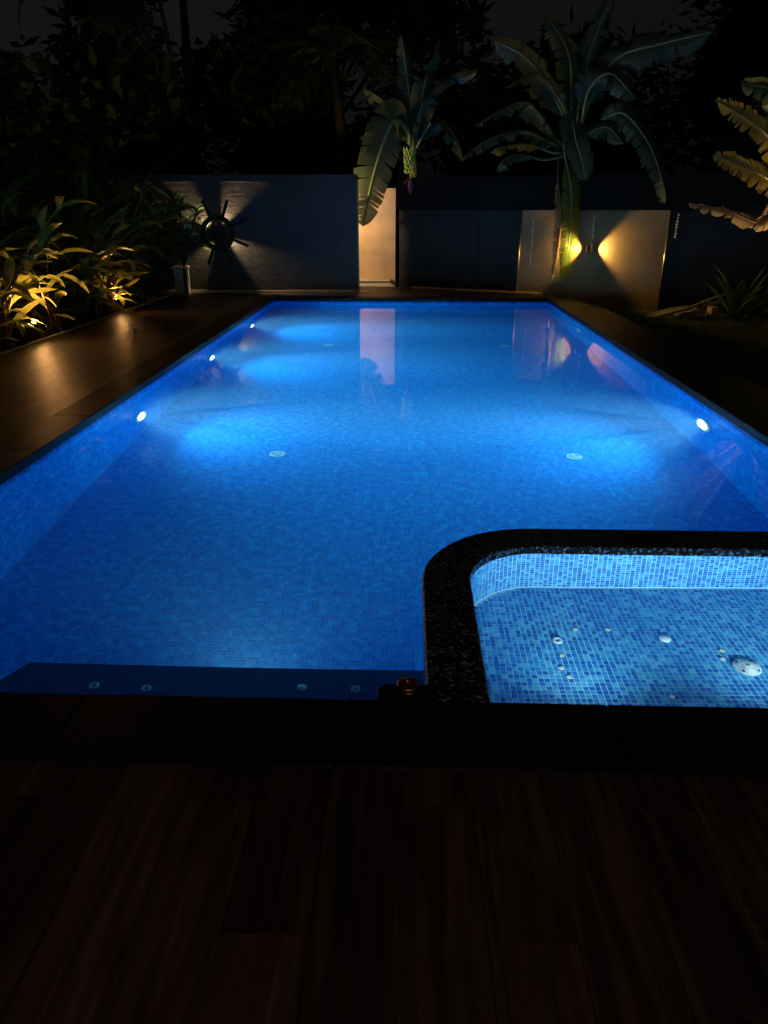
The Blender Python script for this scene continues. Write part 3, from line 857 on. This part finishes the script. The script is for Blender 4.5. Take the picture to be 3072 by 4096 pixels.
# ---- frangipani by the wheel lamp
def make_frangipani():
    r = random.Random(4)
    o = empty('frangipani_shrub', (-4.48, 14.80, -.1), 0, 'leafy frangipani shrub with white blossoms beside the wheel lamp', 'shrub')
    tips = [Vector((.36,.05,1.72)), Vector((.20,-.02,1.45)), Vector((.02,.1,1.75)), Vector((.30,.1,1.22)), Vector((-.25,.0,1.6)), Vector((.0,-.1,1.15)), Vector((-.1,.1,1.95))]
    MB().tube([(0,0,0),(.02,.02,.4),(0,.03,.8)], [.04,.035,.03], 8).build('trunk', M['bark'], o, True)
    lm = MB(); pts = [(i/6, 0, .18*math.sin(i/6*2.6)-.10*(i/6)**2) for i in range(7)]
    blade(lm, pts, [.02,.09,.14,.165,.15,.09,.005], (0,1,0), .15); lm = lm.mesh('leaf', M['shrub_leaf'], True)
    fm = MB()
    for k in range(5):
        a = k*1.2566; c, s = math.cos(a), math.sin(a)
        fm.add([(0,0,0),(.02*c-.012*s,.02*s+.012*c,.01),(.042*c,.042*s,.012),(.02*c+.012*s,.02*s-.012*c,.01)], [(0,1,2,3)])
    fm = fm.mesh('blossom', M['petal'])
    for k, t in enumerate(tips):
        b_ = MB().tube([(0,.03,.75), (t*.5+Vector((0,.02,.42))), t], [.025,.02,.015], 7).build('branch', M['bark'], o, True)
        for q in range(13):
            lf = bpy.data.objects.new('leaf', lm); az = q*2.4+k; el = .75-q*.085
            L = r.uniform(.2,.29); lf.scale = (L,L,L); lf.location = t-Vector((0,0,.012*q)); lf.rotation_euler = Euler((r.uniform(-.2,.2), -el, az)); link(lf, b_)
        if k in (1, 3, 4):
            for q in range(7):
                f_ = bpy.data.objects.new('blossom', fm); f_.location = t+Vector((r.uniform(-.07,.07), r.uniform(-.12,-.02), r.uniform(-.02,.12))); f_.rotation_euler = (R(60)+r.uniform(-.5,.5), r.uniform(-.5,.5), r.uniform(0,6)); link(f_, b_)
make_frangipani()

# ---- banana plants
def banana_leaf(name, pts, wmax, parent, mat='banana_leaf', seed=0, tears=9, droop=.42, pet=.16, gap=.26, roll=0.0, up0=None, ragged=.22):
    """pts: control polyline (Catmull) of the midrib in parent space; pet: share that is bare stalk"""
    r = random.Random(seed)
    P = [Vector(p) for p in pts]; Q = [P[0]*2-P[1]]+P+[P[-1]*2-P[-2]]
    NS = 46; mid = []
    for i in range(NS+1):
        f = i/NS*(len(P)-1); k = min(int(f), len(P)-2); t = f-k
        a, b, c, d = Q[k], Q[k+1], Q[k+2], Q[k+3]
        mid.append(.5*((2*b)+(c-a)*t+(2*a-5*b+4*c-d)*t*t+(3*b-a-3*c+d)*t**3))
    L = sum((mid[i+1]-mid[i]).length for i in range(NS))
    mb = MB()
    mb.tube(mid, [(.030*(1-i/NS)**.7+.004)*wmax/.5 for i in range(NS+1)], 6, m=1)
    i0 = int(pet*NS)
    # frames
    fr = []
    for i in range(NS+1):
        t = (mid[min(i+1,NS)]-mid[max(i-1,0)]).normalized()
        upv = Vector(up0) if up0 else Vector((0,0,1))
        if abs(t.dot(upv)) > .97: upv = Vector((.3,-1,.2))
        s = t.cross(upv).normalized(); u = s.cross(t).normalized()
        if roll:
            rm = Matrix.Rotation(roll, 3, t); s = rm @ s; u = rm @ u
        fr.append((t, s, u))
    for sd in (-1, 1):
        cuts = sorted(set([i0, NS]+[r.randint(i0+2, NS-2) for _ in range(int(tears*1.35))]))
        for g0, g1 in zip(cuts[:-1], cuts[1:]):
            dr = droop*r.uniform(.5, 1.5); gp = gap*r.uniform(.2, 1.2); sh = 1-ragged*r.random()
            cm = (g0+g1)/2; base = len(mb.v); n = g1-g0+1
            for i in range(g0, g1+1):
                q = (i-i0)/(NS-i0)
                w = wmax*.5*(min(1, q*5+.12)**.6)*(max(0, 1-q**3.2)**.6)*sh+.004
                t, s, u = fr[i]
                # shrink outer edge toward group middle, lean strips to the tip
                ic = cm+(i-cm)*(1-gp); kk = int(min(max(ic, 0), NS-1)); off = mid[kk].lerp(mid[kk+1], min(1, max(0, ic-kk)))-mid[i]
                for e in (0, .33, .68, 1):
                    ang = .28-dr*2.0*e
                    p = mid[i] + s*sd*w*e*math.cos(ang*.6) + u*w*e*math.sin(ang) + off*e*e + t*w*.28*e
                    mb.v.append(tuple(p))
            for i in range(n-1):
                for e in range(3):
                    k = base+i*4+e
                    mb.f.append((k,k+1,k+5,k+4) if sd < 0 else (k,k+4,k+5,k+1)); mb.m.append(0)
    return mb.build(name, [M[mat], M['midrib'] if mat != 'banana_dry' else M['banana_dry']], parent, True)

# banana by the passage
O = Vector((.12, 17.0, -.1))
ba = empty('banana_plant', tuple(O), 0, 'banana plant with fruit bunch and purple bud over the passage opening', 'banana plant')
def L_(o, *p): return [tuple(Vector(q)-o) for q in p]
MB().tube([(0,0,0),(.02,0,1.4),(0,-.03,2.5),(-.02,-.05,2.95)], [.13,.11,.085,.06], 12).build('pseudostem', M['pseudostem'], ba, True)
def BA(seed, w, *p, **k): return banana_leaf('leaf', L_(O, (.10,16.95,2.8), *p), w, ba, seed=seed, **k)
BA(1, .98, (-.05,16.70,3.16),(-.34,16.35,3.32),(-.59,16.05,2.73),(-.80,15.95,2.04),(-.95,15.90,1.34), tears=17, gap=.3, droop=.24, up0=(.25,-1,.35))
BA(2, .60, (.14,16.90,3.30),(.36,16.70,3.83),(.91,16.50,4.16),(1.35,16.40,4.22), tears=8)
BA(3, .5, (-.15,16.90,3.26),(-.49,16.80,3.67),(-.95,16.60,3.94), tears=7)
BA(4, .55, (.29,16.80,3.12),(.56,16.60,3.40),(.94,16.30,2.99),(1.09,16.20,2.56), tears=10)
BA(5, .5, (.04,17.0,3.48),(-.07,17.0,4.16),(-.2,16.9,4.9), tears=6)
BA(6, .5, (-.20,16.95,3.18),(-.64,17.0,3.31),(-1.09,17.0,3.06), tears=9)
BA(7, .5, (.2,16.9,3.4),(.3,16.9,4.1),(.55,16.8,4.8), tears=6)
# stalk, fruit and bud
MB().tube(L_(O, (.10,16.95,2.9),(.06,16.55,3.12),(.02,16.2,2.98),(.0,16.10,2.6),(.03,16.08,2.2)), [.03,.028,.026,.022,.014], 8).build('fruit_stalk', M['midrib'], ba, True)
bn = empty('bunch', tuple(Vector((.0,16.10,2.55))-O)); bn.parent = ba
fm = MB(); pts = []
for i in range(7):
    t = i/6; pts.append((.02+.075*math.sin(t*1.5), 0, -.02+.115*t-.02*math.sin(t*3)))
fm.tube(pts, [.010,.017,.020,.021,.019,.014,.005], 7); fm = fm.mesh('banana', M['banana_fruit'], True)
for h in range(6):
    for q in range(9):
        f_ = bpy.data.objects.new('banana', fm); a = q*.698+h*.35
        f_.location = (.025*math.cos(a), .025*math.sin(a), .20-h*.075); f_.rotation_euler = (0, rnd.uniform(-.1,.25), a); s_ = 1.05-.05*h; f_.scale = (s_,s_,s_); link(f_, bn)
bud = MB().lathe([(.012,.0),(.05,-.05),(.062,-.11),(.05,-.19),(.022,-.26),(.0001,-.285)], 16).build('bud', M['banana_bud'], ba, True, loc=tuple(Vector((.03,16.08,2.24))-O))
for k, a in enumerate((.2, 2.4, 3.3)):
    bm_ = MB(); blade(bm_, [(0,0,0),(.06,0,.02),(.12,0,-.02),(.17,0,-.08)], [.02,.045,.04,.004], (0,1,0), .3)
    b_ = bm_.build('bract', M['banana_bud'], bud, True); b_.location = (0,0,-.01); b_.rotation_euler = (0, .1, a)

# big banana behind the lit panel
O = Vector((3.20, 15.35, -.1))
bb = empty('banana_plant', tuple(O), 0, 'big banana plant rising behind the boundary wall with leaf hanging over lit panel', 'banana plant')
MB().tube([(0,0,0),(.02,0,1.4),(.0,-.03,2.4),(-.03,-.05,2.85)], [.15,.13,.11,.08], 12).build('pseudostem', M['pseudostem'], bb, True)
c0 = (3.16, 15.3, 2.67)
def BL(seed, w, *p, **k): return banana_leaf('leaf', L_(O, c0, *p), w, bb, seed=seed, **k)
FC = (0, -1, .35)
BL(1, .52, (3.04,15.00,3.03),(2.96,14.75,3.14),(2.99,14.45,2.80),(3.11,14.35,2.46),(3.19,14.30,2.15), tears=2, gap=.05, droop=.12, up0=FC, pet=.3)
BL(2, .62, (2.93,15.20,3.28),(2.60,15.00,3.67),(2.16,14.70,3.84),(1.66,14.50,3.64), tears=6, pet=.3)
BL(13, .6, (2.92,15.25,3.21),(2.48,15.10,3.79),(2.00,14.90,4.19),(1.48,14.80,4.39), tears=7, pet=.3, up0=FC)
BL(3, .66, (3.22,15.20,3.24),(3.26,15.00,3.70),(3.56,14.80,3.89),(4.01,14.60,3.46), tears=5, pet=.35, up0=(0,-1,.8))
BL(4, .50, (2.73,15.10,2.89),(2.13,14.80,3.42),(1.61,14.60,3.29),(1.16,14.50,3.06), tears=11, gap=.3, pet=.25)
BL(9, .5, (2.70,15.10,2.81),(2.08,14.80,2.98),(1.47,14.60,2.85),(.93,14.50,2.51), tears=10, gap=.3)
BL(12, .4, (2.69,15.00,2.65),(2.18,14.80,2.77),(1.65,14.65,2.72),(1.50,14.60,2.62), mat='banana_yellow', tears=8, gap=.3, pet=.4)
BL(14, .45, (2.57,15.00,2.53),(2.01,14.75,2.60),(1.71,14.60,2.47),(1.63,14.55,2.30), tears=8, gap=.3, pet=.35)
BL(5, .55, (3.48,15.10,3.12),(3.82,14.70,3.26),(4.19,14.35,2.82),(4.43,14.10,2.29),(4.56,13.95,1.76), tears=16, gap=.3, pet=.22, up0=(.3,-1,.3))
BL(6, .62, (3.03,15.30,3.37),(2.91,15.40,4.27),(2.45,15.50,4.94), tears=6, up0=FC, pet=.3)
BL(7, .75, (3.29,15.30,3.37),(3.69,15.10,4.15),(4.39,14.80,4.34),(5.17,14.50,4.46), tears=6, up0=(0,-1,.5), pet=.3)
BL(8, .55, (3.16,15.3,3.5),(3.3,15.4,4.4),(3.6,15.4,5.2), tears=5, pet=.3, up0=FC)
BL(15, .5, (3.32,15.1,2.95),(3.6,14.8,3.05),(3.85,14.5,2.75), tears=4, pet=.3, up0=FC)
BL(10, .42, (2.92,14.95,2.88),(2.84,14.65,2.62),(3.02,14.56,1.92),(3.06,14.60,1.13),(3.00,14.60,.34), mat='banana_bright', tears=15, gap=.2, pet=.46, up0=(.35,-1,.15), droop=.2)
BL(11, .22, (2.85,14.95,2.72),(2.75,14.65,2.24),(2.85,14.55,1.61),(2.84,14.50,.96),(2.78,14.50,.46), tears=18, gap=.5, pet=.45, up0=(.5,-1,.15), droop=.6, mat='banana_dry')

# banana beyond the lawn (its leaves reach into view)
O = Vector((5.75, 11.55, -.1))
bc = empty('banana_plant', tuple(O), 0, 'banana plant beside the lawn with yellowing torn leaves lit from below', 'banana plant')
MB().tube([(0,0,0),(.0,0,1.2),(-.04,-.03,1.85)], [.13,.11,.08], 12).build('pseudostem', M['pseudostem'], bc, True)
c0 = (5.69, 11.50, 1.74)
def BC(seed, w, *p, **k): return banana_leaf('leaf', L_(O, c0, *p), w, bc, seed=seed, **k)
UC = (-.3,-1,.5)
BC(1, .46, (5.24,11.30,2.31),(4.75,11.10,2.69),(4.06,11.00,3.01), mat='banana_yellow', tears=13, gap=.45, droop=.2, up0=UC)
BC(2, .46, (5.24,11.30,1.98),(4.73,11.10,2.18),(4.14,11.00,2.35), mat='banana_yellow', tears=18, gap=.5, droop=.25, up0=UC)
BC(3, .30, (5.29,11.30,1.74),(4.99,11.10,1.50),(4.47,11.00,1.65),(3.91,11.00,1.74), mat='banana_dry', tears=18, gap=.6, droop=.7, up0=UC, ragged=.5)
BC(4, .45, (5.25,11.30,2.57),(4.81,11.00,3.09),(4.32,10.90,3.19), tears=5, up0=UC)
BC(5, .5, (5.9,11.3,2.6),(6.2,10.9,3.2),(6.6,10.6,3.3), tears=6)

spike((5.95, 11.15, -.06), (-1.3, 0, 2.0), 240, 'lit garden spike light at the foot of the banana beside the lawn', 84, (1, .68, .30))

# ---- lily clump on the lawn edge
def make_lily(loc, label, seed, n=22, s=1.0):
    r = random.Random(seed); o = empty('lily_plant', loc, 0, label, 'lily plant')
    for k in range(n):
        az = k*2.4+r.uniform(-.3,.3); el = R(r.uniform(35, 82)); L = r.uniform(.55,.95)*s
        p = Vector((.04*math.cos(az), .04*math.sin(az), .02)); pts = []; wid = []; a = el; cv = r.uniform(.5, 1.7)
        for i in range(9):
            t = i/8; pts.append(tuple(p)); p = p+Vector((math.cos(az)*math.cos(a), math.sin(az)*math.cos(a), math.sin(a)))*L/8; a -= cv/8*(.4+1.2*t)
            wid.append(.052*s*(math.sin(math.pi*min(1,.12+t*.86))**.7 if t < 1 else .03))
        mb = MB(); blade(mb, pts, wid, (-math.sin(az), math.cos(az), 0), .35); mb.build('leaf', M['lily_leaf'], o, True)
    return o
make_lily((5.72, 12.95, -.1), 'big strap leaved lily clump on the lawn behind the fallen leaf', 3, 24, 1.15)
make_lily((6.35, 13.3, -.1), 'smaller strap leaved lily clump beside the big one', 9, 16, .8)

# ---- bits on the lawn
o = empty('globe_stake', (5.30, 13.9, -.1), 0, 'green glass globe on a thin black stake before the wall', 'garden globe')
MB().tube([(0,0,0),(0,0,.42)], .016, 8).build('stake', M['black_metal'], o)
MB().lathe([(.0001,-.075)]+[(.075*math.sin(math.pi*k/12), -.075*math.cos(math.pi*k/12)) for k in range(1,12)]+[(.0001,.075)], 24).build('globe', M['globe_green'], o, True, loc=(0,0,.48))
sp = empty('fallen_sheath', (4.75, 13.0, -.09), R(10), 'pale dry fallen palm sheath lying on the lawn', 'dry sheath')
mb = MB(); pts = [(-.62,0,.03),(-.4,.02,.05),(-.1,.0,.09),(.2,-.02,.13),(.45,.0,.10),(.62,.02,.05)]
blade(mb, pts, [.03,.10,.15,.16,.11,.02], (0,1,.2), -.25); mb.build('sheath', M['dry_wood'], sp, True)
mb = MB(); mb.tube([(-.45,-.1,.04),(.1,-.04,.17),(.55,.05,.34),(1.15,.3,.47)], [.02,.026,.024,.010], 7); tag(mb.build('stick', M['dry_wood'], None, True, loc=(4.75,12.95,-.1)), 'slender bleached stick leaning across the fallen sheath', 'stick')
mb = MB(); blade(mb, [(0,0,0),(.12,.02,.06),(.28,.03,.10),(.42,.05,.12)], [.02,.06,.055,.005], (.1,1,.4), .2); tag(mb.build('dry_leaf', M['dry_wood'], None, True, loc=(5.1,12.9,.1)), 'dry pale leaf caught on the bleached stick', 'leaf')
rk = MB().lathe([(.13,0),(.17,.05),(.15,.11),(.08,.155),(.0001,.165)], 9)
rr_ = random.Random(2); rk.v = [(x*(1+rr_.uniform(-.14,.14))*1.5, y*(1+rr_.uniform(-.14,.14)), z*(1+rr_.uniform(-.1,.1))) for x, y, z in rk.v]
tag(rk.build('rock', M['stone'], None, True, loc=(5.0,13.08,-.1)), 'rounded pale rock beside the fallen sheath', 'rock')
tag(MB().box((-.06,-.11,0),(.06,.11,.2), bev=.008).build('brick', M['brick'], None, loc=(5.34,13.0,-.1)), 'single upright brick beside the lily clump', 'brick')

# ---- lawn grass
r = random.Random(7); gm = MB()
for k in range(15000):
    x_ = r.uniform(3.6, 7.2); y_ = r.uniform(6.5, 13.9)
    if k > 9000: x_ = r.uniform(3.7, 6.6); y_ = r.uniform(11.6, 13.9)
    h = r.uniform(.03,.085)*(1.8 if r.random() < .08 else 1); a = r.uniform(0,6.28); ln = r.uniform(.0,.05); wd = .003
    c, s = math.cos(a), math.sin(a)
    gm.add([(x_-s*wd,y_+c*wd,GZ+.003),(x_+s*wd,y_-c*wd,GZ+.003),(x_+c*ln*.5+s*wd*.7,y_+s*ln*.5-c*wd*.7,GZ+h*.6),(x_+c*ln*.5-s*wd*.7,y_+s*ln*.5+c*wd*.7,GZ+h*.6),(x_+c*ln,y_+s*ln,GZ+h)],
           [(0,1,2,3),(3,2,4)])
tag(gm.build('grass', M['grass']), 'short dark lawn grass beside the pool', 'grass', kind='stuff')

# ---- trees behind
def leafy_tree(loc, h, rx, rz, seed, label, n=5200, lsz=.42):
    r = random.Random(seed); o = empty('tree', loc, 0, label, 'tree', 'dark trees behind the walls')
    tk = MB(); tk.tube([(0,0,0),(r.uniform(-.2,.2),0,h*.35),(r.uniform(-.3,.3),.1,h*.75)], [.2,.16,.07], 8)
    cl = []
    for k in range(22):
        a = r.uniform(0,6.28); q = r.uniform(-1,1); rad = r.uniform(.35,1)
        c = Vector((math.cos(a)*rx*rad*math.sqrt(1-q*q*.8), math.sin(a)*rx*rad*.8, h*.62+q*rz)); cl.append((c, r.uniform(.35,.65)*rx*.8))
        if k < 8: tk.tube([(0,0,h*.35+.04*k*h*.3), tuple(c*.55+Vector((0,0,h*.25))), tuple(c)], [.07,.045,.02], 6)
    tk.build('trunk', M['bark'], o, True)
    cr = MB()
    for k in range(n):
        c, R_ = cl[r.randrange(len(cl))]
        d = Vector((r.gauss(0,1), r.gauss(0,1), r.gauss(0,1))).normalized()*R_*(r.random()**.45)
        p = c+d*1.0; u = Vector((r.gauss(0,1), r.gauss(0,1), r.gauss(0,.6))).normalized(); v = u.orthogonal().normalized(); s = lsz*r.uniform(.6,1.3)
        cr.add([tuple(p), tuple(p+u*s*.5+v*s*.22), tuple(p+u*s), tuple(p+u*s*.5-v*s*.22)], [(0,1,2,3)])
    cr.build('crown', M['tree_leaf'], o)
    return o
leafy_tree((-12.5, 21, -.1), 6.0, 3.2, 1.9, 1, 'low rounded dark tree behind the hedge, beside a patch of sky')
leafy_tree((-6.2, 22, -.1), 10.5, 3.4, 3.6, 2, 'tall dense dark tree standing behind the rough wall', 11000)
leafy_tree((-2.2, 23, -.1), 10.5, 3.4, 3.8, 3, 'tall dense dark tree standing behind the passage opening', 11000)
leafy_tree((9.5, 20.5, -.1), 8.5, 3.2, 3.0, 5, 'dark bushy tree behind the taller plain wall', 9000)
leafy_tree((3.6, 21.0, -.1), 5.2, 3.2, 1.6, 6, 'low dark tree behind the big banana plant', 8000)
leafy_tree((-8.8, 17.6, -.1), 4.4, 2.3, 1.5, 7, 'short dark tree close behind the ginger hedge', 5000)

def palm(loc, h, seed, label, nf=15, fl_=2.6):
    r = random.Random(seed); o = empty('palm_tree', loc, 0, label, 'palm', 'palms behind the walls')
    top = Vector((r.uniform(-.4,.4), 0, h))
    MB().tube([(0,0,0), tuple(top*.5+Vector((.15,0,0))), tuple(top)], [.16,.13,.10], 10).build('trunk', M['bark'], o, True)
    for k in range(nf):
        az = k*2.4; a = R(r.uniform(5,75)); p = Vector(top); pts = []; n = 14
        for i in range(n):
            pts.append(Vector(p)); p = p+Vector((math.cos(az)*math.cos(a), math.sin(az)*math.cos(a), math.sin(a)))*fl_/n; a -= R(9)
        mb = MB(); mb.tube(pts, [.022*(1-i/n)+.004 for i in range(n)], 5)
        sd = Vector((-math.sin(az), math.cos(az), 0))
        for i in range(2, n-1):
            for q in (0, .5):
                c = pts[i].lerp(pts[i+1], q); t = (pts[i+1]-pts[i]).normalized(); ll = .55*math.sin(math.pi*(i+q)/n)**.6+.08
                for s in (-1, 1):
                    e = c+(sd*s*.8+t*.45).normalized()*ll+Vector((0,0,-.30*ll)); m_ = c.lerp(e,.5)+Vector((0,0,.06)); wv = t*.016
                    mb.add([tuple(c-wv), tuple(c+wv), tuple(m_+wv*1.2), tuple(e), tuple(m_-wv*1.2)], [(0,1,2,3,4)])
        mb.build('frond', M['tree_leaf'], o)
    return o
palm((-1.6, 19.2, -.1), 5.0, 3, 'palm with drooping fronds rising between rough wall and banana plant')
palm((-7.4, 19.5, -.1), 6.6, 5, 'slim palm trunk with high fronds behind the rough wall')

# ------------------------------------------------------------------ veranda lamp of the house behind the viewer
vl = empty('veranda_lamp', (.15, -.7, 2.7), 0, 'small round veranda ceiling lamp of the house behind the viewer', 'lamp')
MB().lathe([(.10,.0),(.10,-.03),(.085,-.05)], 24).build('base', M['black_metal'], vl)
MB().lathe([(.085,-.05),(.08,-.08),(.05,-.10),(.0001,-.105)], 24).build('globe', M['lens_warm'], vl, True)
point('light', vl, (0,0,-.16), 18, (1, .74, .6), .06)
